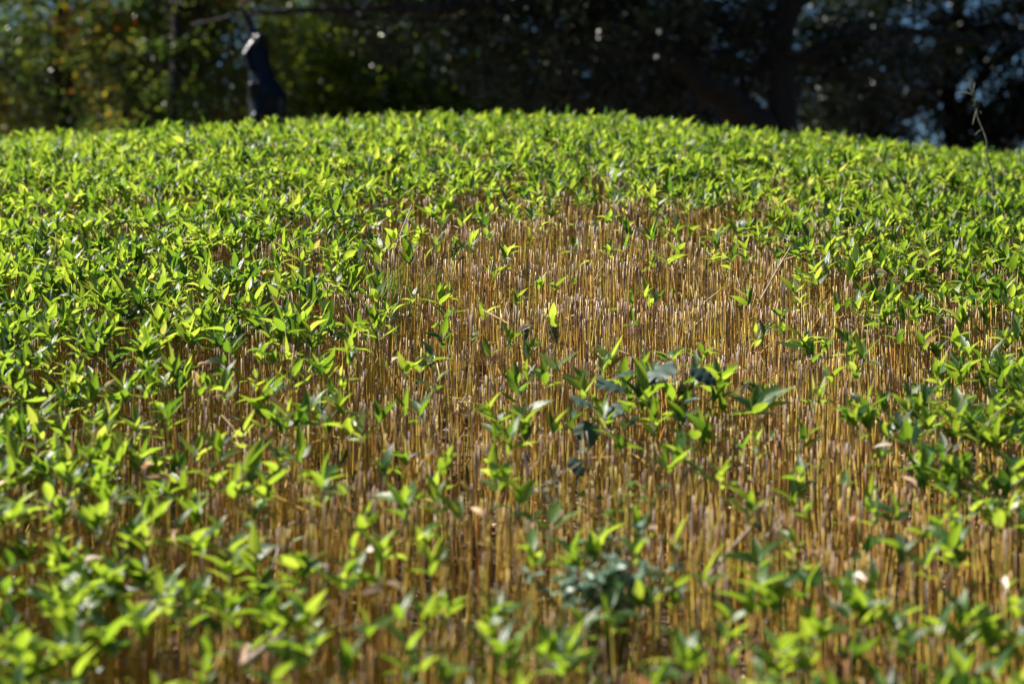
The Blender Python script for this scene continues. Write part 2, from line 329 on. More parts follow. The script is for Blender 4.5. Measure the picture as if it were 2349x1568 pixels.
V3, F3, A3, C3 = np.concatenate([V3, V4]), np.concatenate([F3, F4_+len(V3)]), np.concatenate([A3, A4]), np.concatenate([C3, C4+len(V3)])
o2 = len(V1); o3 = o2+len(V2)
me = mesh_mixed('bamboo_canes', np.concatenate([V1, V2, V3]), np.concatenate([F1, F2+o2, F3+o3]), np.concatenate([C1, C2+o2, C3+o3]),
                ('cv', np.concatenate([A1, A2, A3])), (M_cane,))
tag(link('bamboo_canes', me), 'dense mass of cut brown and ochre bamboo canes standing all over the mound', 'bamboo', kind='stuff')
protos = []
for i in range(14):
    Lc = .36; b = np.array([[0, 0, 0.]]); tp = np.array([[rng.normal(0, .01), rng.normal(0, .01), Lc]])
    v, f, a_, c_ = canes(b, tp, np.array([rng.uniform(.0014, .0026)]), np.array([rng.random()]), 8, 4)
    protos.append(mesh_mixed('bamboo_cane', v, f, c_, ('cv', a_), (M_cane,)))
def colname(px): return ['far left', 'left', 'left centre', 'right centre', 'right', 'far right'][min(5, max(0, int(px/2349*6)))]
for i in order:
    o = link('bamboo_cane', protos[rng.integers(14)]); o.location = base[i]; o.rotation_euler = (rng.normal(0, .02), rng.normal(0, .02), rng.uniform(0, 6))
    o.scale = (1, 1, (top[i, 2]-base[i, 2])/.36)
    tag(o, 'bare cut bamboo cane at the blurred front edge, %s of the photo' % colname(px[i]), 'bamboo cane', 'bare bamboo canes nearest the camera')

# ------------------------------------------------------------------ leafy shoots
def shoot_leaves(n_shoots, tip, size, nl=None, colr=None):
    """leaf parameters for many shoots at once"""
    if nl is None: nl = rng.integers(4, 9, n_shoots)
    idx = np.repeat(np.arange(n_shoots), nl); m = len(idx)
    k = np.concatenate([np.arange(v) for v in nl]) if n_shoots else np.zeros(0)
    az = rng.uniform(0, 6.28, n_shoots)[idx]+k*2.4+rng.normal(0, .35, m)
    el = np.clip(rng.normal(.85, .42, m), -.4, 1.45)
    d = np.stack([np.cos(az)*np.cos(el), np.sin(az)*np.cos(el), np.sin(el)], 1)
    up = np.tile([0, 0, 1.], (m, 1))+np.stack([-np.cos(az), -np.sin(az), 0*az], 1)*.2+rng.normal(0, .28, (m, 3))
    b = tip[idx]-np.array([0, 0, 1.])*(k*.006*rng.uniform(.6, 1.4, m))[:, None]+d*.006
    ln = size[idx]*rng.uniform(.62, 1.15, m); wd = ln*rng.uniform(.27, .38, m)
    base_r = (rng.beta(1.2, 1.4, n_shoots) if colr is None else colr)[idx]
    rr = np.clip(.04+base_r*.82+rng.normal(0, .16, m), 0, .88); dry = rng.random(m) < .012; rr[dry] = rng.uniform(.93, 1, dry.sum())
    return b, d, up, ln, wd, rr, idx
SH = []
for y0, y1, d in [(1.6, 4, 470), (4, 7, 570), (7, 9, 520), (9, 13, 330)]:
    W = 2*(.36*y1+.5); X, Y = scatter(int(d*W*(y1-y0)), y0, y1)
    D = dens(X, Y); patch = .5+.5*np.sin(X*7+2*np.sin(Y*5))*np.sin(Y*9+1.5*np.sin(X*6))
    D2 = np.where(D < .75, D*(.45+1.1*patch), D); k = rng.random(len(X)) < D2; SH.append(np.stack([X[k], Y[k]], 1))
SH = np.concatenate(SH)
tip = np.stack([SH[:, 0], SH[:, 1], ztop(SH[:, 0], SH[:, 1])+tier(SH[:, 0], SH[:, 1])*.7+.012+rng.normal(0, 1, len(SH))*np.interp(SH[:, 1], [6, 9], [.02, .028])], 1)
# the clumps that stand out in the sparse part, each put where it grows
MAN = [(960,540,1),(1045,572,1),(1100,492,1.1),(1060,515,.9),(850,560,1),(1440,530,1),(1492,545,1.15),(1560,575,1),(1640,560,.9),(1030,672,.8),(1185,690,.8),(1110,715,1),
 (1270,735,1),(1168,780,1.2),(1212,795,.9),(1120,805,.9),(1450,740,.8),(1715,690,1),(1735,765,1),(1835,628,1),(1870,640,1.1),(1975,668,.8),(2062,765,.9),(1610,465,1),(1655,470,1),(1325,470,.9),
 (800,830,1),(965,840,1.1),(1180,880,1.15),(1275,845,1.3),(1400,822,1.2),(1540,815,1.2),(1610,812,1),(1665,860,1.1),(1905,865,1),(1470,905,1.9),(1540,915,1.5),(1310,965,1.1),(965,945,1),(700,945,1.2),
 (800,975,1.2),(870,960,1),(760,905,1),(1145,960,1.1),(1390,965,.9),(1555,1035,1.4),(1615,995,1.3),(1645,1085,1.1),(1830,1090,1.2),(1185,1135,1.1),(1145,1085,1),(865,1075,1.1),(690,1050,1.1),
 (580,1075,1.5),(605,1115,1.3),(490,1105,1.2),(1225,1265,1.2),(985,1290,1.2),(875,1310,1.4),(785,1315,1.2),(1410,1395,1.4),(1715,1290,1.4),(1740,1345,1.3),(600,1280,1.1),(528,1255,1.1),(1465,1205,1),
 (385,1370,1.3),(935,1480,1.2),(700,1405,1.3),(580,1395,1.2),(1120,1430,1.1),(1155,1490,1.3),(1290,1500,1.2),(1650,1450,1.2),(1790,1490,1.3),(2050,1435,1.4),(2180,1255,1.2),(2120,1205,1),(2150,1425,1.3),
 (250,1300,1.2),(155,1270,1.2),(60,1490,1.4),(130,1480,1.3),(1330,1420,1),(1530,1340,.9),(450,1160,1),(1990,930,1.1),(2090,1010,1.2),(1960,960,1.1),(1000,1225,1),(1560,1500,1.2),(830,1180,1),
 (1385,845,1.1),(1430,870,1.2),(1500,880,1.3),(1575,890,1.1),(1600,850,1),(1640,890,1.1),(1500,950,1.3),(1440,950,1.2),(1560,960,1.1),(1250,870,1),(1210,850,1),(1340,900,1),(1475,840,1.1),(1590,1010,1.3),(1530,1060,1.2),
 (1190,900,1.1),(1120,945,1),(1200,975,1.1),(1270,980,1),(1420,1010,1),(720,925,1.2),(680,960,1),(780,930,1),(830,1000,1.1),(1000,880,.9),(930,850,.9),(640,1040,1),(560,1110,1.1),(620,1085,1.2),(1990,960,1.1),(2060,985,1.1),(2110,950,1.2)]
mt = []
for a, b_, s in MAN: p = px2w(a, b_, .03); mt.append([p[0], p[1], p[2], s])
mt = np.array(mt)
size = rng.uniform(.052, .086, len(SH))*np.interp(SH[:, 1], [3.2, 5, 7, 10], [.92, .84, .80, .80])*np.where(rng.random(len(SH)) < .12, .7, 1)
tip = np.concatenate([mt[:, :3], tip]); size = np.concatenate([.061*mt[:, 3]**.8, size]); ns = len(tip)
px, py = w2px(tip[:, 0], tip[:, 1], tip[:, 2]); vis = (px > -10) & (px < 2360) & (py < 1590)
o_ = np.where(vis)[0]; o_ = o_[np.argsort(tip[o_, 1])]; big = o_[:295]
solo = np.zeros(ns, bool); solo[big] = True
rest = np.where(~solo)[0]
b, d, up, ln, wd, rr, idx = shoot_leaves(len(rest), tip[rest], size[rest])
V, F, A = leaves(b, d, up, ln, wd, rr, fold=rng.uniform(.05, .45, len(b)), droop=rng.uniform(-.1, .4, len(b)))
tag(link('bamboo_foliage', mesh_np('bamboo_foliage', V, F, ('luv', A), (M_leaf,))), 'mass of fresh green dwarf bamboo leaves covering the crest and far flanks of the mound', 'foliage', kind='stuff')
# stalks of those shoots
rb = tip[rest].copy(); rb[:, 2] -= rng.uniform(.05, .13, len(rest)); rb[:, :2] += rng.normal(0, .006, (len(rest), 2))
v, f, a_, c_ = canes(rb, tip[rest], np.full(len(rest), .0012), rng.random(len(rest)), 4, 1, first=np.full(len(rest), .02))
tag(link('shoot_stalks', mesh_mixed('shoot_stalks', v, f, c_, ('cv', a_), (M_cane,))), 'thin stalks that carry the far bamboo leaves', 'bamboo stalks', kind='stuff')
# shed lower leaves hanging between the canes
n = 5200; X, Y = scatter(n*2, 1.8, 8.0); k = rng.random(len(X)) < .25+.6*dens(X, Y); X, Y = X[k], Y[k]; n = len(X)
b = np.stack([X, Y, ztop(X, Y)-rng.uniform(.03, .2, n)], 1); az = rng.uniform(0, 6.28, n); el = rng.uniform(-1, .9, n)
d = np.stack([np.cos(az)*np.cos(el), np.sin(az)*np.cos(el), np.sin(el)], 1)
V, F, A = leaves(b, d, np.tile([0, 0, 1.], (n, 1))+rng.normal(0, .5, (n, 3)), rng.uniform(.03, .06, n), rng.uniform(.008, .015, n), np.clip(rng.normal(.35, .2, n), 0, .88), .3, .3)
tag(link('lower_bamboo_leaves', mesh_np('lower_bamboo_leaves', V, F, ('luv', A), (M_leaf,))), 'small shaded bamboo leaves down among the canes', 'foliage', kind='stuff')
# litter on the soil
n = 9000; X, Y = scatter(n*2, 1.5, 8); n = len(X); b = np.stack([X, Y, ztop(X, Y)-CH+rng.uniform(.0, .03, n)], 1); az = rng.uniform(0, 6.28, n); el = rng.normal(0, .3, n)
d = np.stack([np.cos(az)*np.cos(el), np.sin(az)*np.cos(el), np.sin(el)], 1)
V, F, A = leaves(b, d, np.tile([0, 0, 1.], (n, 1))+rng.normal(0, .3, (n, 3)), rng.uniform(.04, .08, n), rng.uniform(.01, .018, n), rng.random(n), .3, .2)
tag(link('leaf_litter', mesh_np('leaf_litter', V, F, ('luv', A), (M_dry,))), 'dry leaf litter on the soil between the canes', 'leaf litter', kind='stuff')

# individual shoots: a library of twelve, every leaf a part
def unit_leaf(rv):
    n = 1; V, F, A = leaves(np.zeros((1, 3)), np.array([[1., 0, 0]]), np.array([[0, 0, 1.]]), np.array([1.]), np.array([rng.uniform(.29, .39)]), np.array([rv]),
                            fold=rng.uniform(.08, .4), droop=rng.uniform(-.05, .35))
    return mesh_np('leaf', V, F, ('luv', A), (M_leaf,))
LEAF = [unit_leaf(v) for v in np.linspace(.05, .86, 22)]
STK = []
for i in range(6):
    tp = np.array([[0, 0, 0.]]); bb = np.array([[rng.normal(0, .012), rng.normal(0, .012), -.36]])
    v, f, a_, c_ = canes(bb, tp, np.array([.0022]), np.array([rng.random()]), 6, 4); STK.append(mesh_mixed('cane', v, f, c_, ('cv', a_), (M_cane,)))
words = {3: 'three', 4: 'four', 5: 'five', 6: 'six', 7: 'seven', 8: 'eight', 9: 'nine', 10: 'ten', 11: 'eleven', 12: 'twelve'}
special = {
 (1410,1395): 'upright blurred bamboo shoot with broad leaves, just below the small grey-leaved weed',
 (1470,905): 'bamboo shoot with a large glowing yellow-green leaf beside the dark broad-leaved weed',
 (580,1075): 'star-shaped bamboo shoot left of centre beside the pale slanting twig'}
def solo_shoot(i):
    nl = int(rng.integers(3, 9)); tone = .28+.7*float(rng.beta(2, 2.)); s = size[i]
    if i < len(MAN): nl = int(rng.integers(6, 11)); tone = .45+.4*rng.random()
    pxi, pyi = px[i], py[i]
    row = 'at the bottom edge' if pyi > 1430 else ('low in the foreground' if pyi > 1230 else ('below mid-height' if pyi > 1000 else 'near mid-height'))
    look = 'dark green' if tone < .35 else ('mid green' if tone < .55 else 'bright yellow-green')
    sz = 'large ' if s > .078 else ('small ' if s < .062 else '')
    lab = '%sshoot with %s %s leaves %s, %s' % (sz, words[nl], look, row, colname(pxi))
    if i < len(MAN) and MAN[i][:2] in special: lab = special[MAN[i][:2]]
    e = empty('bamboo_shoot', (float(tip[i, 0]), float(tip[i, 1]), float(tip[i, 2])-.36)); e.rotation_euler = (0, 0, rng.uniform(0, 6.28))
    tag(e, lab, 'bamboo shoot', 'leafy bamboo shoots in the foreground')
    c = link('cane', STK[rng.integers(6)], e); c.location = (0, 0, .36)
    a0 = rng.uniform(0, 6.28)
    for k in range(nl):
        az = a0+k*2.4+rng.normal(0, .3); el = min(1.4, max(-.3, rng.normal(.80, .34)))
        dd = Vector((math.cos(az)*math.cos(el), math.sin(az)*math.cos(el), math.sin(el)))
        upv = Vector((rng.normal(0, .28)-.2*math.cos(az), rng.normal(0, .28)-.2*math.sin(az), 1))
        yy = upv.cross(dd).normalized(); zz = dd.cross(yy)
        Mx = Matrix((dd, yy, zz)).transposed().to_4x4()
        Lf = s*rng.uniform(.5, 1.2)
        Mx = Matrix.Translation(Vector((0, 0, .36-k*.006))+dd*.004) @ Mx @ Matrix.Diagonal((Lf, Lf*rng.uniform(.85, 1.1), Lf, 1))
        o = link('leaf', LEAF[int(np.clip(tone*20+rng.normal(0, 3.5), 0, 21))], e); o.matrix_local = Mx
    e.rotation_euler.x = rng.normal(0, .03); e.rotation_euler.y = rng.normal(0, .03)
for i in big: solo_shoot(i)

# ------------------------------------------------------------------ the large clump of upright dark leaves right of centre
p = px2w(1735, 950, .03); e = empty('bamboo_shoot', (p[0], p[1], p[2]-.36)); tag(e, 'largest bamboo shoot, broad upright dark-green leaves fanned like a tulip, right of centre', 'bamboo shoot', 'leafy bamboo shoots in the foreground')
c = link('cane', STK[0], e); c.location = (0, 0, .36)
for az, el, Lf, tn in [(2.9, .75, .10, 3), (2.5, .95, .085, 6), (.35, .95, .115, 8), (.1, .7, .12, 13), (-.3, .55, .10, 12), (3.3, .15, .07, 15), (.2, .1, .075, 14), (1.4, 1.1, .10, 9), (-1.4, .7, .08, 14), (-2.2, .3, .07, 12)]:
    dd = Vector((math.cos(az)*math.cos(el), math.sin(az)*math.cos(el), math.sin(el))); yy = Vector((.1, -.3, 1)).cross(dd).normalized(); zz = dd.cross(yy)
    o = link('leaf', LEAF[tn], e); o.matrix_local = Matrix.Translation((0, 0, .36)) @ Matrix((dd, yy, zz)).transposed().to_4x4() @ Matrix.Diagonal((Lf, Lf*1.15, Lf, 1))

# ------------------------------------------------------------------ broad-leaved weed
root = px2w(1400, 930, 0); root = Vector(root)-Vector((0, 0, .34))
e = empty('broadleaf_weed', root); tag(e, 'weed with large matt blue-green toothed leaves rising above the canes right of centre', 'weed')
tb = Tube(); hub = Vector((0, 0, .33)); tb.add(spline([(0, 0, 0), (.02, 0, .15), (0, .01, .26), hub], 5), .003, 6); tb.build('stem', M_stem, e)
for (a, b_, dy, az, el, Lf, wf) in [(1545, 832, .10, 3.35, -.38, .105, .075), (1590, 842, .02, -.25, -.55, .075, .055), (1370, 870, .04, -.35, -.25, .080, .060), (1310, 910, -.04, .3, -.15, .072, .06),
                              (1345, 965, -.10, -1.6, -1.0, .075, .06), (1430, 925, -.06, 3.5, -.35, .075, .05), (1455, 850, .06, 3.14, -.1, .06, .03), (1310, 1050, -.25, -.4, -.7, .055, .045), (1362, 1000, -.1, 2.8, -.6, .06, .05)]:
    Yd = root.y+dy-.05; P = at(a, b_, Yd)-root
    tb = Tube(); tb.add(spline([hub*.8, (hub*.8+P)/2+Vector((0, 0, .02)), P], 5), .0012, 5); tb.build('leaf_stalk', M_stem, e)
    d = np.array([[math.cos(az)*math.cos(el), math.sin(az)*math.cos(el)-.25, math.sin(el)]])
    V, F, A = leaves(np.array([list(P)]), d, np.array([[0, -.35, 1.]]), np.array([Lf]), np.array([wf]), np.array([rng.random()]), fold=-.12, droop=.22, T=np.linspace(0, 1, 20),
                     W=np.interp(np.linspace(0, 1, 20), OV_T, OV_W)*(1+.12*np.array([0, 1]*10)), wav=.05)
    link('leaf', mesh_np('leaf', V, F, ('luv', A), (M_weed,)), e)
# a solitary ridged leaf further left, and a few dark drooping ones
for nm, a, b_, Yd, lab in (('drooping_leaf', 1203, 765, 4.15, 'dark ridged leaf hanging vertically below a white tip, in the middle canes'),
                       ('drooping_leaf', 1268, 770, 4.1, 'plain dark leaf hanging among the canes right of the ridged leaf')):
    P = at(a, b_-22, Yd); V, F, A = leaves(np.zeros((1, 3)), np.array([[.1, -.1, -1.]]), np.array([[0, -1, .2]]), np.array([.055]), np.array([.024]), np.array([.3]), fold=-.3, droop=.1, T=np.linspace(0, 1, 22),
                     W=np.interp(np.linspace(0, 1, 22), OV_T, OV_W)*(1+.15*np.array([0, 1]*11)), wav=.1)
    o = link(nm, mesh_np(nm, V, F, ('luv', A), (M_weed,))); o.location = P; tag(o, lab, 'leaf', 'dark drooping leaves')

# ------------------------------------------------------------------ small-leaved weed low right of centre
def small_weed(cx, cy, sx, sy, nst, lab, m, lsz):
    root = Vector(px2w(cx, cy, 0))-Vector((0, 0, .3)); e = empty('small_leaved_weed', root); tag(e, lab, 'weed', 'small-leaved weeds')
    tb = Tube(); B, D, U = [], [], []
    for s in range(nst):
        a = cx+rng.normal(0, sx); b_ = cy+rng.normal(0, sy); P = at(a, b_, root.y-.09+rng.normal(0, .03))-root
        pts = spline([Vector((rng.normal(0, .01), rng.normal(0, .01), 0)), P*.55+Vector((0, 0, .05)), P], 6); tb.add(pts, [.0016]*len(pts), 5)
        for k in range(10):
            p = pts[-1-k//2] if k < 8 else pts[-5]; az = rng.uniform(0, 6.28); B.append(list(p+Vector(rng.normal(0, .004, 3)))); D.append([math.cos(az), math.sin(az), rng.uniform(-.2, .5)]); U.append([rng.normal(0, .3), rng.normal(0, .3)-.25, 1])
    tb.build('stem', M_stem, e); n = len(B)
    V, F, A = leaves(np.array(B), np.array(D), np.array(U), rng.uniform(.7, 1.2, n)*lsz, rng.uniform(.5, .62, n)*lsz, rng.random(n), .05, .1, OV_T, OV_W)
    link('foliage', mesh_np('foliage', V, F, ('luv', A), (m,)), e)
small_weed(1395, 1318, 82, 24, 46, 'bushy weed with many small grey-green oval leaves, low right of centre', M_weed2, .021)
small_weed(1440, 1240, 30, 18, 5, 'small sprig of pale oval leaves just above the bushy grey-green weed', M_weed2, .017)
small_weed(1290, 1110, 40, 25, 4, 'thin blurred weed with tiny leaves between canes above the bushy weed', M_weed2, .013)
small_weed(1440, 1120, 40, 45, 5, 'loose light green weed below the broad dark leaves', M_grass, .018)
small_weed(1850, 1060, 30, 20, 3, 'fine sprig with tiny green leaflets beside bare canes right of centre', M_grass, .012)

# ------------------------------------------------------------------ grass tufts
def tuft(cx, cy, n, h, sp, lab):
    root = Vector(px2w(cx, cy, 0))-Vector((0, 0, .30)); az = rng.uniform(0, 6.28, n); el = rng.normal(1.25, .16, n)
    B = rng.normal(0, sp, (n, 3)); B[:, 2] = rng.uniform(0, .06, n); d = np.stack([np.cos(az)*np.cos(el), np.sin(az)*np.cos(el), np.sin(el)], 1)
    V, F, A = leaves(B, d, np.stack([-np.cos(az), -np.sin(az), 0*az+.4], 1), rng.uniform(.7, 1.1, n)*h, np.full(n, .0024), rng.random(n), .2, rng.uniform(.1, .5, n), np.linspace(0, 1, 9), np.array([.8, 1, 1, 1, .95, .85, .7, .4, .02]))
    o = link('grass_tuft', mesh_np('grass_tuft', V, F, ('luv', A), (M_grass,))); o.location = root; tag(o, lab, 'grass', 'fine grass tufts')
tuft(880, 600, 130, .33, .04, 'wispy tuft of fine green grass among canes left of centre')
tuft(1160, 1330, 60, .30, .035, 'blurred fine grass tuft low in the middle, left of the grey-green weed')
tuft(1275, 1420, 45, .28, .03, 'blurred grass tuft just below the grey-green weed')

# ------------------------------------------------------------------ bramble stem
P = [at(2277, 520, 6.1), at(2277, 440, 6.1), at(2275, 400, 6.12), at(2266, 360, 6.12), at(2262, 320, 6.13), at(2255, 300, 6.14), at(2243, 270, 6.16), at(2238, 240, 6.17), at(2230, 215, 6.18), at(2221, 188, 6.2)]
root = P[0]; e = empty('bramble_stem', root); tag(e, 'tall thin bramble stem with one leaf rising above the mound at far right', 'bramble')
pts = spline([p-root for p in P], 5); tb = Tube(); rads = [.0042-.0026*i/(len(pts)-1) for i in range(len(pts))]; tb.add(pts, rads, 7)
for j in range(3, len(pts)-2, 2):
    d = Vector(rng.normal(0, 1, 3)); d.z *= .4; d.normalize(); tb.add([pts[j], pts[j]+d*rng.uniform(.006, .012)], [.002, .0004], 5)
tb.build('stem', M_thorn, e)
for a, b_, a2, b2, r in [(2230, 217, 2195, 212, .0022), (2232, 213, 2236, 190, .002), (2241, 250, 2231, 288, .0022), (2243, 250, 2252, 262, .001), (2250, 298, 2236, 312, .002), (2221, 190, 2208, 172, .0014), (2221, 188, 2220, 175, .001), (2237, 245, 2240, 228, .005)]:
    tb = Tube(); q = at(a, b_, 6.17)-root; q2 = at(a2, b2, 6.17+rng.normal(0, .03))-root; tb.add(spline([q, (q+q2)/2+Vector((0, 0, .004)), q2], 4), [r]*8+[r*.4], 6); tb.build('twig', M_thorn, e)
V, F, A = leaves(np.array([list(at(2264, 345, 6.12)-root)]), np.array([[1, .1, .55]]), np.array([[0, -.9, .6]]), np.array([.05]), np.array([.025]), np.array([.35]), .2, .25, OV_T, OV_W)
link('leaf', mesh_np('leaf', V, F, ('luv', A), (M_t_green,)), e)

# ------------------------------------------------------------------ dry leaves caught on the canes
DRY = [(725,575,.5,'pale curled dry leaf upper left of centre'),(930,455,.7,'tan dry leaf hanging below the leafy crest left of centre'),(1015,430,.9,'orange-brown dry leaf at the crest near the middle'),
 (112,650,.6,'flat tan dry leaf caught among green leaves at far left'),(245,880,.6,'brown curled dry leaf left, between green shoots'),(20,890,.5,'pale brown dry leaf at the left edge'),(205,1050,.5,'beige dry leaf lying across canes left'),
 (340,1065,.6,'upright tan dry leaf in the left foreground'),(372,1092,.7,'small orange-tan dry leaf right of the upright tan one'),(210,1275,.1,'whitish and brown dry leaf low on the left'),(335,1365,.7,'orange dry leaf low left'),
 (895,825,.2,'small cream dry leaf on canes left of centre'),(1808,1195,.75,'upright orange-brown dry leaf in the right foreground'),(1940,1190,.6,'small tan dry leaf right foreground beside canes'),(1912,1375,.2,'pale crumpled dry leaf low right'),
 (1965,1322,.05,'white curled dry leaf low right, above the crumpled one'),(2310,1335,.05,'white dry leaf near the right edge, low'),(2060,960,.0,'bright white curled dry leaf on the right'),(2030,1022,.15,'long pale leaf with white tip below the white curled leaf'),
 (2335,1150,.1,'pale dry leaf at the right edge'),(805,968,.1,'pale dry leaf standing in a green shoot left of centre'),(905,1340,.0,'white oval dry leaf low left of centre'),(860,1262,.05,'white dry leaf above the low white oval one'),
 (850,1348,.3,'cream dry leaf left of the white oval one'),(552,1492,.75,'orange-tan dry leaf beside the thick pale twig, bottom left'),(1700,885,.0,'white folded leaf above the largest shoot'),(1205,748,.0,'small white leaf tip above the ridged leaf'),
 (1552,462,.6,'tan dry leaf below the leafy crest right of centre'),(1480,1560,.9,'rust-brown dry leaf at the bottom edge near the middle'),(2022,620,.0,'tiny white leaf in the right canes'),(1395,350,.0,'tiny white leaf on the green crest'),
 (1230,1125,.05,'white dry leaf beside a dark shoot in the lower middle'),(1490,1210,.3,'small cream bud-like dry leaf right of the pale sprig'),(460,1225,.05,'whitish dry leaf pair low left'),(395,1222,.5,'tan dry leaf beside the whitish one low left'),
 (2085,1100,.4,'beige dry leaf in the right foreground canes'),(1095,1170,.5,'small tan dry leaf in the lower middle'),(655,560,.8,'reddish dry leaf among leaves upper left'),(470,830,.8,'rusty small dry leaf on the left'),(990,1035,.2,'pale speck of dry leaf on canes below centre')]
for a, b_, tn, lab in DRY:
    p = px2w(a, b_, .035); az = rng.uniform(0, 6.28); el = rng.uniform(-.2, 1.2); Lf = rng.uniform(.032, .052)
    d = np.array([[math.cos(az)*math.cos(el), math.sin(az)*math.cos(el), math.sin(el)]])
    V, F, A = leaves(-d*Lf*.5, d, np.array([[rng.normal(0, .5)-.3, -.6, .8]]), np.array([Lf]), np.array([Lf*rng.uniform(.3, .45)]), np.array([tn]), fold=rng.uniform(.2, .9), droop=rng.uniform(.2, .7), twist=.5)
    o = link('dry_leaf', mesh_np('dry_leaf', V, F, ('luv', A), (M_dry,))); o.location = p; tag(o, lab, 'dry leaf', 'dry leaves caught on the bamboo')
# ------------------------------------------------------------------ loose twigs and slanting dead canes
TW = [((566,1518),(652,1458),2.45,.0065,'thick pale blurred twig lying across the bottom left'),((1043,945),(1070,903),3.7,.0020,'short white twig standing out of the canes left of centre'),
 ((498,1008),(562,1034),3.4,.0018,'thin white twig slanting in the left foreground'),((1205,1092),(1252,1032),3.3,.0018,'thin pale twig leaning right in the lower middle'),
 ((1605,1345),(1722,1208),2.85,.0030,'long pale-brown twig leaning right in the right foreground'),((1722,1268),(1800,1180),2.95,.0026,'knobbly twig leaning right, above the long pale-brown one'),
 ((1738,700),(1812,568),4.6,.0028,'ochre dead cane slanting up right in the upper right canes'),((2140,870),(2182,790),3.95,.0022,'thin slanting cane at the right between leafy shoots'),
 ((905,575),(945,470),5.0,.0026,'grey dead cane slanting up right below the crest, left of centre'),((655,1290),(1,1),0,0,''),((1215,1130),(1330,1062),3.2,.002,'pale twig lying almost flat in the lower middle'),
 ((790,1010),(835,985),3.5,.0014,'short grey twig below the pale dry leaf')]
for a, b_, Yd, r, lab in TW:
    if not lab: continue
    p1, p2 = at(*a, Yd-.04), at(*b_, Yd+.05); mid = (p1+p2)/2+Vector(rng.normal(0, .004, 3)); pts = spline([p1, mid, p2], 6)
    rr_ = [r*(1+.35*(i % 3 == 0))*(1-.3*i/len(pts)) for i in range(len(pts))]
    pts = [p-p1 for p in pts]; tb = Tube(); tb.add(pts, rr_, 8); tb.add([pts[7], pts[7]+Vector((.01, .005, .016))], [r*.6, r*.3], 6)
    o = tb.build('twig', M_twig); o.location = p1; tag(o, lab, 'twig', 'loose twigs and dead canes')

# ------------------------------------------------------------------ statue (behind the crest)
SY = 16.0; g = float(max(0, ztop(-2.6, SY)-CH)); bx = at(612, 300, SY).x
st = empty('statue', (bx, SY, g)); tag(st, 'dark bronze statue of a figure stretching one arm up, behind the crest on the left', 'statue')
def sp(px_, py_, dy=0): v = at(px_, py_, SY+dy); return (v.x-bx, v.y-SY, v.z-g)
J = {'pelvis': (sp(614, 268), .19), 'hip': (sp(613, 230), .20), 'waist': (sp(603, 185), .14), 'chest': (sp(595, 150), .118), 'sho': (sp(594, 106), .105), 'neck': (sp(596, 98, -.02), .07), 'head': (sp(599, 92, -.05), .075),
     'arm1': (sp(584, 88), .055), 'arm2': (sp(574, 60), .045), 'arm3': (sp(561, 30), .034), 'hand': (sp(553, 14), .030),
     'larm1': (sp(578, 106, -.05), .05), 'elbow': (sp(562, 128, -.12), .038), 'wrist': (sp(574, 158, -.16), .034),
     'thL': (sp(588, 225, -.12), .095), 'kneeL': (sp(580, 198, -.22), .06), 'shinL': (sp(590, 262, -.22), .045), 'ftL': (sp(575, 281, -.30), .035),
     'legR': (sp(618, 330), .12), 'legR2': (sp(616, 400), .09), 'footR': (sp(610, 470), .07), 'shinL2': (sp(592, 330, -.15), .09), 'shinL3': (sp(595, 400, -.1), .07), 'footL': (sp(592, 470, -.05), .06)}
E = [('pelvis', 'hip'), ('hip', 'waist'), ('waist', 'chest'), ('chest', 'sho'), ('sho', 'neck'), ('neck', 'head'), ('sho', 'arm1'), ('arm1', 'arm2'), ('arm2', 'arm3'), ('arm3', 'hand'),
     ('sho', 'larm1'), ('larm1', 'elbow'), ('elbow', 'wrist'), ('pelvis', 'thL'), ('thL', 'kneeL'), ('thL', 'shinL'), ('shinL', 'ftL'), ('pelvis', 'legR'), ('legR', 'legR2'), ('legR2', 'footR'), ('pelvis', 'shinL2'), ('shinL2', 'shinL3'), ('shinL3', 'footL')]
import bmesh
bm = bmesh.new()
for p_, r_ in J.values(): bmesh.ops.create_icosphere(bm, subdivisions=3, radius=r_*1.1, matrix=Matrix.Translation(p_))
tmp = bpy.data.meshes.new('body'); tbb = Tube()
for a, b_ in E: tbb.add([J[a][0], J[b_][0]], [J[a][1]*1.08, J[b_][1]*1.08], 20)
o_ = len(bm.verts); vs = [bm.verts.new(v) for v in tbb.V]
for f in tbb.F: bm.faces.new([vs[i] for i in f])
bm.to_mesh(tmp); bm.free()
bo = link('body', tmp); rm = bo.modifiers.new('remesh', 'REMESH'); rm.mode = 'VOXEL'; rm.voxel_size = .016; sm2 = bo.modifiers.new('soften', 'SMOOTH'); sm2.factor = .6; sm2.iterations = 14
bpy.context.view_layer.update(); dg = bpy.context.evaluated_depsgraph_get(); me = bpy.data.meshes.new_from_object(bo.evaluated_get(dg)); bo.modifiers.clear(); bo.data = me
me.name = 'body'; me.materials.clear(); me.materials.append(M_bronze); bo.parent = st
for p_ in me.polygons: p_.use_smooth = True
pz = J['footR'][0][2]+.0
import bmesh
def boxm(name, sx, sy, z0, z1, m, parent, bev=.02):
    bm = bmesh.new(); bmesh.ops.create_cube(bm, size=1)
    for v in bm.verts: v.co = Vector((v.co.x*sx, v.co.y*sy, z0+(v.co.z+.5)*(z1-z0)))
    bmesh.ops.bevel(bm, geom=bm.edges[:], offset=bev, segments=2, affect='EDGES'); me = bpy.data.meshes.new(name); bm.to_mesh(me); bm.free(); me.materials.append(m); return link(name, me, parent)
boxm('plinth', .7, .7, -.05, max(.1, pz-.04), M_stone, st)

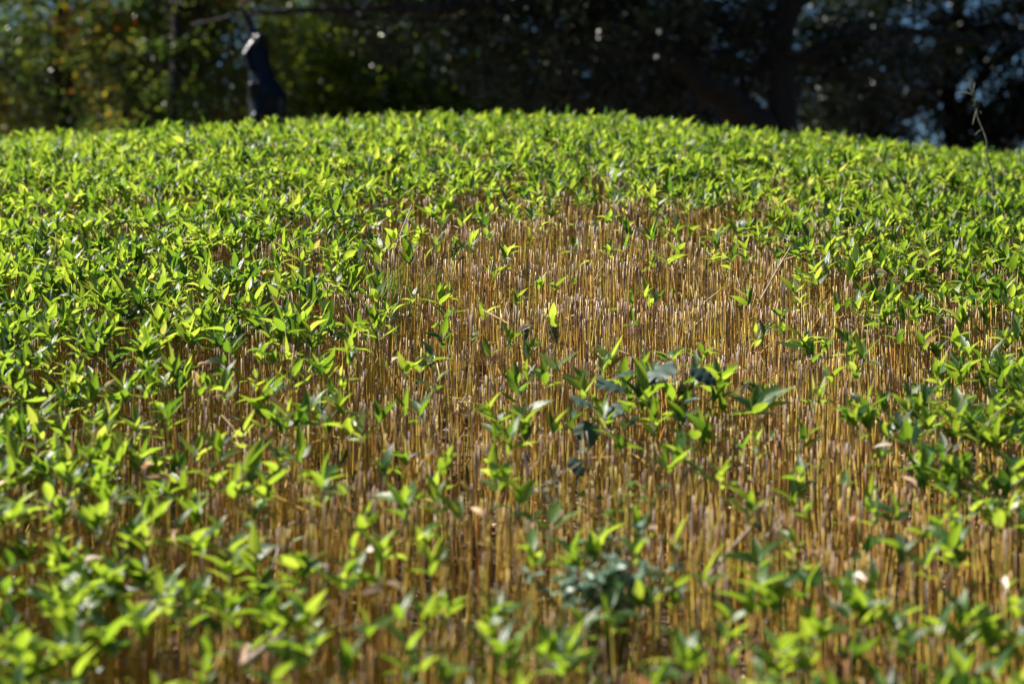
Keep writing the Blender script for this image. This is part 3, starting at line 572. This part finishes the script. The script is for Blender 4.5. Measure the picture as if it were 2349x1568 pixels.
# ------------------------------------------------------------------ trees behind the mound
def crown(ell, nclump, per, spread, lsz, m, parent, name='crown', rbias=None, up=.5, thin=None):
    """ell: list of (cx,cy,cz,rx,ry,rz) lobes in tree space"""
    w_ = np.array([e_[3]*e_[4]*e_[5] for e_ in ell]); w_ = w_/w_.sum(); li = rng.choice(len(ell), nclump, p=w_); E_ = np.array(ell)[li]
    dv = unit(rng.normal(0, 1, (nclump, 3)))*(rng.random(nclump)**.42)[:, None]; cc = E_[:, :3]+dv*E_[:, 3:]
    if thin is not None: k = rng.random(nclump) < thin(cc); cc = cc[k]; nclump = len(cc)
    n = nclump*per; ci = np.repeat(np.arange(nclump), per); B = cc[ci]+rng.normal(0, 1, (n, 3))*spread*np.array([1, 1, .6])
    D = rng.normal(0, 1, (n, 3)); D[:, 2] = D[:, 2]*.5-.25; U = rng.normal(0, up, (n, 3))+np.array([0, 0, 1.])
    tone = np.clip(rng.random(nclump)[ci]*.7+rng.random(n)*.3, 0, 1) if rbias is None else np.clip(rbias(cc)[ci]+rng.normal(0, .1, n), 0, 1)
    l = rng.uniform(.7, 1.2, n)*lsz
    V, F, A = quickleaves(B, D, U, l, l*rng.uniform(.5, .7, n), tone)
    return link(name, mesh_np(name, V, F, ('luv', A), (m,), smooth=False), parent)
def limb(e, name, pts, r0, r1):
    pts = spline(pts, 6); n = len(pts); tb = Tube(); pts = [p+Vector(rng.normal(0, r1*.25, 3)) for p in pts]
    tb.add(pts, [r0+(r1-r0)*(i/(n-1))**.8 for i in range(n)], 12); return tb.build(name, M_bark, e)
def fan(e, hubs, reach, n=5, r=.05):      # secondary limbs that fork out into the crown
    for h in hubs:
        for k in range(n):
            a = rng.uniform(0, 6.28); L_ = reach*rng.uniform(.6, 1.1); q = Vector((math.cos(a)*L_, math.sin(a)*L_, rng.uniform(.1, .8)*L_)); h_ = Vector(h)
            limb(e, 'branch', [h_, h_+q*.5+Vector((0, 0, -.05*L_)), h_+q], r, r*.25)
def tree(px_, Y, lab, group='trees behind the mound'):
    e = empty('tree', ((px_-CX)/FPX*Y, Y, 0)); tag(e, lab, 'tree', group); return e
GRP = 'trees behind the mound'
# 1 far-left olive and orange tree
def orange(cc): return np.clip(.42+.26*np.sin(cc[:, 0]*1.7+.4)*np.sin(cc[:, 2]*2.1)+.2*rng.normal(0, 1, len(cc)), 0, 1)
t = tree(150, 24, 'autumn tree with olive and orange leaves at the far left')
limb(t, 'trunk', [(0, 0, -.2), (.1, 0, 3), (-.1, .2, 7), (0, 0, 10)], .28, .08); fan(t, [(0, 0, 4.2), (0, .1, 5.5), (0, 0, 7)], 2.2)
crown([(0, 0, 6.6, 2.9, 2.0, 2.9), (-2.2, .3, 6.2, 1.5, 1.5, 2.3), (1.8, .5, 7, 1.6, 1.6, 2.4)], 900, 42, .20, .105, M_t_autumn, t, rbias=orange)
# 2 slimmer autumn tree, trunk seen at 410
t = tree(408, 22, 'slim autumn tree with a dark trunk between the orange tree and the statue')
limb(t, 'trunk', [(0, 0, -.2), (.05, 0, 3), (-.05, 0, 5.6), (.1, 0, 8.5)], .17, .07); fan(t, [(0, 0, 4.5), (0, 0, 5.6), (0, 0, 6.6)], 1.6, 4, .035)
crown([(-.1, .8, 6.3, 1.9, 1.2, 2.6), (-.6, .2, 4.6, 1.1, .9, .9), (.6, .6, 7.4, 1.5, 1.2, 1.4)], 520, 40, .18, .09, M_t_autumn, t, rbias=lambda cc: orange(cc)-.1)
# 3 sunlit yellow-green tree behind the statue
t = tree(640, 26, 'sunlit yellow-green tree directly behind the bronze statue')
limb(t, 'trunk', [(0, 1, -.2), (.1, 1, 4), (0, 1, 9)], .22, .08); fan(t, [(0, 1, 5), (0, 1, 6.5)], 1.8, 5, .04)
crown([(0, .5, 6.6, 2.0, 1.4, 2.6), (1.4, .6, 5.8, 1.4, 1.2, 1.8), (-1.2, .2, 5.4, 1.2, 1, 1.6)], 620, 42, .20, .10, M_t_green, t)
t = tree(440, 27, 'low green shrub-like tree under the slim autumn tree')
limb(t, 'trunk', [(0, 0, -.2), (.1, 0, 3), (0, 0, 5)], .12, .05)
crown([(0, 0, 4.8, 2.4, 1.2, 1.6)], 260, 40, .18, .10, M_t_green, t)
# 4 mid green tree to the right of it
t = tree(900, 27, 'shaded mid-green tree between the statue and the dark centre')
limb(t, 'trunk', [(0, 0, -.2), (.1, 0, 4), (0, 0, 10)], .25, .08); fan(t, [(0, 0, 5), (0, 0, 6.5)], 2, 5, .05)
crown([(0, 0, 6.8, 2.4, 1.6, 3.0), (1.5, 0, 6, 1.5, 1.5, 2.2)], 800, 42, .2, .10, M_t_green, t, rbias=lambda cc: .25-.15*cc[:, 0]/2+.2*rng.random(len(cc)))
# 5 the big dark tree: vertical trunk at 1790, leaning limb, long horizontal branch over the statue
t = tree(1795, 18.5, 'large dark broadleaf tree with thick trunk and wide spreading limbs right of centre')
K = 18.5/FPX
def q(px_, py_, dy=0): v = at(px_, py_, 18.5+dy); return (v.x-t.location.x, dy, v.z)
limb(t, 'trunk', [(0, 0, -.2), (.05, 0, 2.5), q(1795, 250), q(1790, 120), q(1800, -60), q(1790, -400)], .28, .10)
limb(t, 'branch', [q(1770, 330), q(1700, 255, -.2), q(1600, 175, -.3), q(1480, 90, -.4), q(1380, 20, -.5), q(1200, -80, -.5)], .24, .10)
limb(t, 'branch', [q(1380, 20, -.5), q(1180, 10, -.6), q(950, 20, -.7), q(750, 22, -.8), q(590, 30, -.8), q(440, 58, -.8)], .09, .016)
limb(t, 'branch', [q(1800, 150), q(1950, 90, .1), q(2100, 75, .1), q(2250, 95, 0), q(2400, 60, 0)], .09, .03)
limb(t, 'branch', [q(1795, 60), q(1880, -40, .1), q(2050, -140, .1)], .12, .05)
def hole(cc):
    s = np.sin(cc[:, 0]*4.1+1.0)*np.sin(cc[:, 2]*5.3+cc[:, 0]*1.3); return np.where(cc[:, 0] > 0.1, np.clip(.95+1.5*s, .03, 1), np.clip(1.1+.5*s, .6, 1))
crown([(-2.4, 0, 5.7, 2.4, 1.8, 1.6), (-2.0, .4, 8, 3.2, 2.6, 1.8), (1.0, .2, 8, 3.0, 2.4, 1.7), (-.2, 1.2, 5.4, 1.6, 1.0, 1.3), (1.3, .6, 5.2, 1.3, 1.0, 1.2), (-4.6, .4, 6.2, 1.6, 1.6, 1.2), (-6.4, .2, 7.6, 2.4, 1.8, 1.0), (-5.9, -.8, 6.05, 2.4, .3, .16)], 3300, 42, .16, .085, M_t_dark, t, thin=hole)  # high left lobe, above the view, is added to shade the long branch
# 6 dark evergreens closing the view in the middle
for px_, Y, lab, h in [(1120, 30, 'dense dark evergreen tree just right of the mid-green tree', 7.4), (1370, 32, 'dense dark evergreen tree in the middle of the background', 7.6), (1600, 31, 'dense dark evergreen tree behind the leaning limb', 7.4)]:
    t = tree(px_, Y, lab); limb(t, 'trunk', [(0, 0, -.2), (.1, 0, 4), (0, 0, 11)], .3, .1); fan(t, [(0, 0, 5.5), (0, 0, 7)], 2, 4, .05)
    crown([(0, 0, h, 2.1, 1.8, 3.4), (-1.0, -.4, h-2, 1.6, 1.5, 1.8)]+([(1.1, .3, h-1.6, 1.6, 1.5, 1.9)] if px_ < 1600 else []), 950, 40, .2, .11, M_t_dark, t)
# 7 right side trees with sky showing through
t = tree(2180, 24, 'airy dark tree at far right with blue sky showing through its crown')
limb(t, 'trunk', [(0, 0, -.2), (.1, 0, 3), (.0, 0, 5.6), (.3, 0, 9)], .22, .08)
limb(t, 'branch', [(0, 0, 5.2), (.8, -.2, 6.2), (1.6, -.2, 6.6), (2.6, 0, 7.6)], .10, .03); limb(t, 'branch', [(0, 0, 5.4), (-.8, 0, 6.4), (-2, .1, 6.8)], .10, .03); fan(t, [(0, 0, 6), (0, 0, 7.2)], 1.8, 5, .035)
def hole2(cc):
    s = np.sin(cc[:, 0]*3.3+.3)*np.sin(cc[:, 2]*4.1+cc[:, 0]*.9); hi = np.clip((cc[:, 2]-5.6)/1.6, 0, 1); return np.clip(1.25-.45*hi+1.5*s, .02, 1)
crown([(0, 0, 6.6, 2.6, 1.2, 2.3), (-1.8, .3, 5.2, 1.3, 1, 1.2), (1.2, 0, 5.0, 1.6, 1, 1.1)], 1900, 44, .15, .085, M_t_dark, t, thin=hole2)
for px_, Y, lab, h in [(60, 34, 'dense dark green tree far behind the orange tree at the left edge', 6.6), (300, 35, 'dense dark green tree far behind, left of the slim autumn tree', 6.8), (760, 35, 'dense dark green tree far behind, right of the statue', 7.0)]:
    t = tree(px_, Y, lab); limb(t, 'trunk', [(0, 0, -.2), (.1, 0, 4), (0, 0, 10)], .25, .1)
    crown([(0, 0, h, 2.2, 1.4, 3.2)], 650, 42, .22, .12, M_t_green, t, rbias=lambda cc: .1+.3*rng.random(len(cc)))
t = tree(2330, 33, 'lower dark tree at the right edge behind the airy one')
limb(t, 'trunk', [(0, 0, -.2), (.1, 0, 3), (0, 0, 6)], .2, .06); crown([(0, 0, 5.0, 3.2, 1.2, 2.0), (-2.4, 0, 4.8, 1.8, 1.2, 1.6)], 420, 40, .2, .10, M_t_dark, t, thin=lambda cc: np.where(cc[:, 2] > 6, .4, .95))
t = tree(1900, 29, 'dark tree close behind the thick trunk on its right side')
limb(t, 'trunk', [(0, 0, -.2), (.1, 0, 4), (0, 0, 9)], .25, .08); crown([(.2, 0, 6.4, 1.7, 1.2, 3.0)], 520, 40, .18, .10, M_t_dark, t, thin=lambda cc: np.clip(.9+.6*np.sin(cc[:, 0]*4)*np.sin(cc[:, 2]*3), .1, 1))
# tall unseen trees added behind and right of the camera to block sky light
for x_, y_, lab in [(-9, -13, 'tall dark sky-blocking tree added behind the camera on the left'), (1, -15, 'tall dark sky-blocking tree added straight behind the camera'), (11, -12, 'tall dark sky-blocking tree added behind the camera on the right'), (16, -1, 'tall dark sky-blocking tree added right of the camera'), (17, 10, 'tall dark sky-blocking tree added well to the right of the mound')]:
    t = empty('tree', (x_, y_, 0)); tag(t, lab, 'tree', 'trees added out of view to block the sky')
    limb(t, 'trunk', [(0, 0, -.2), (.1, 0, 5), (0, 0, 13)], .4, .12)
    crown([(0, 0, 9.5, 5.2, 4.5, 7.2)], 700, 34, .5, .34, M_t_dark, t)
print('verts', sum(len(o.data.vertices) for o in bpy.data.objects if o.type == 'MESH'))
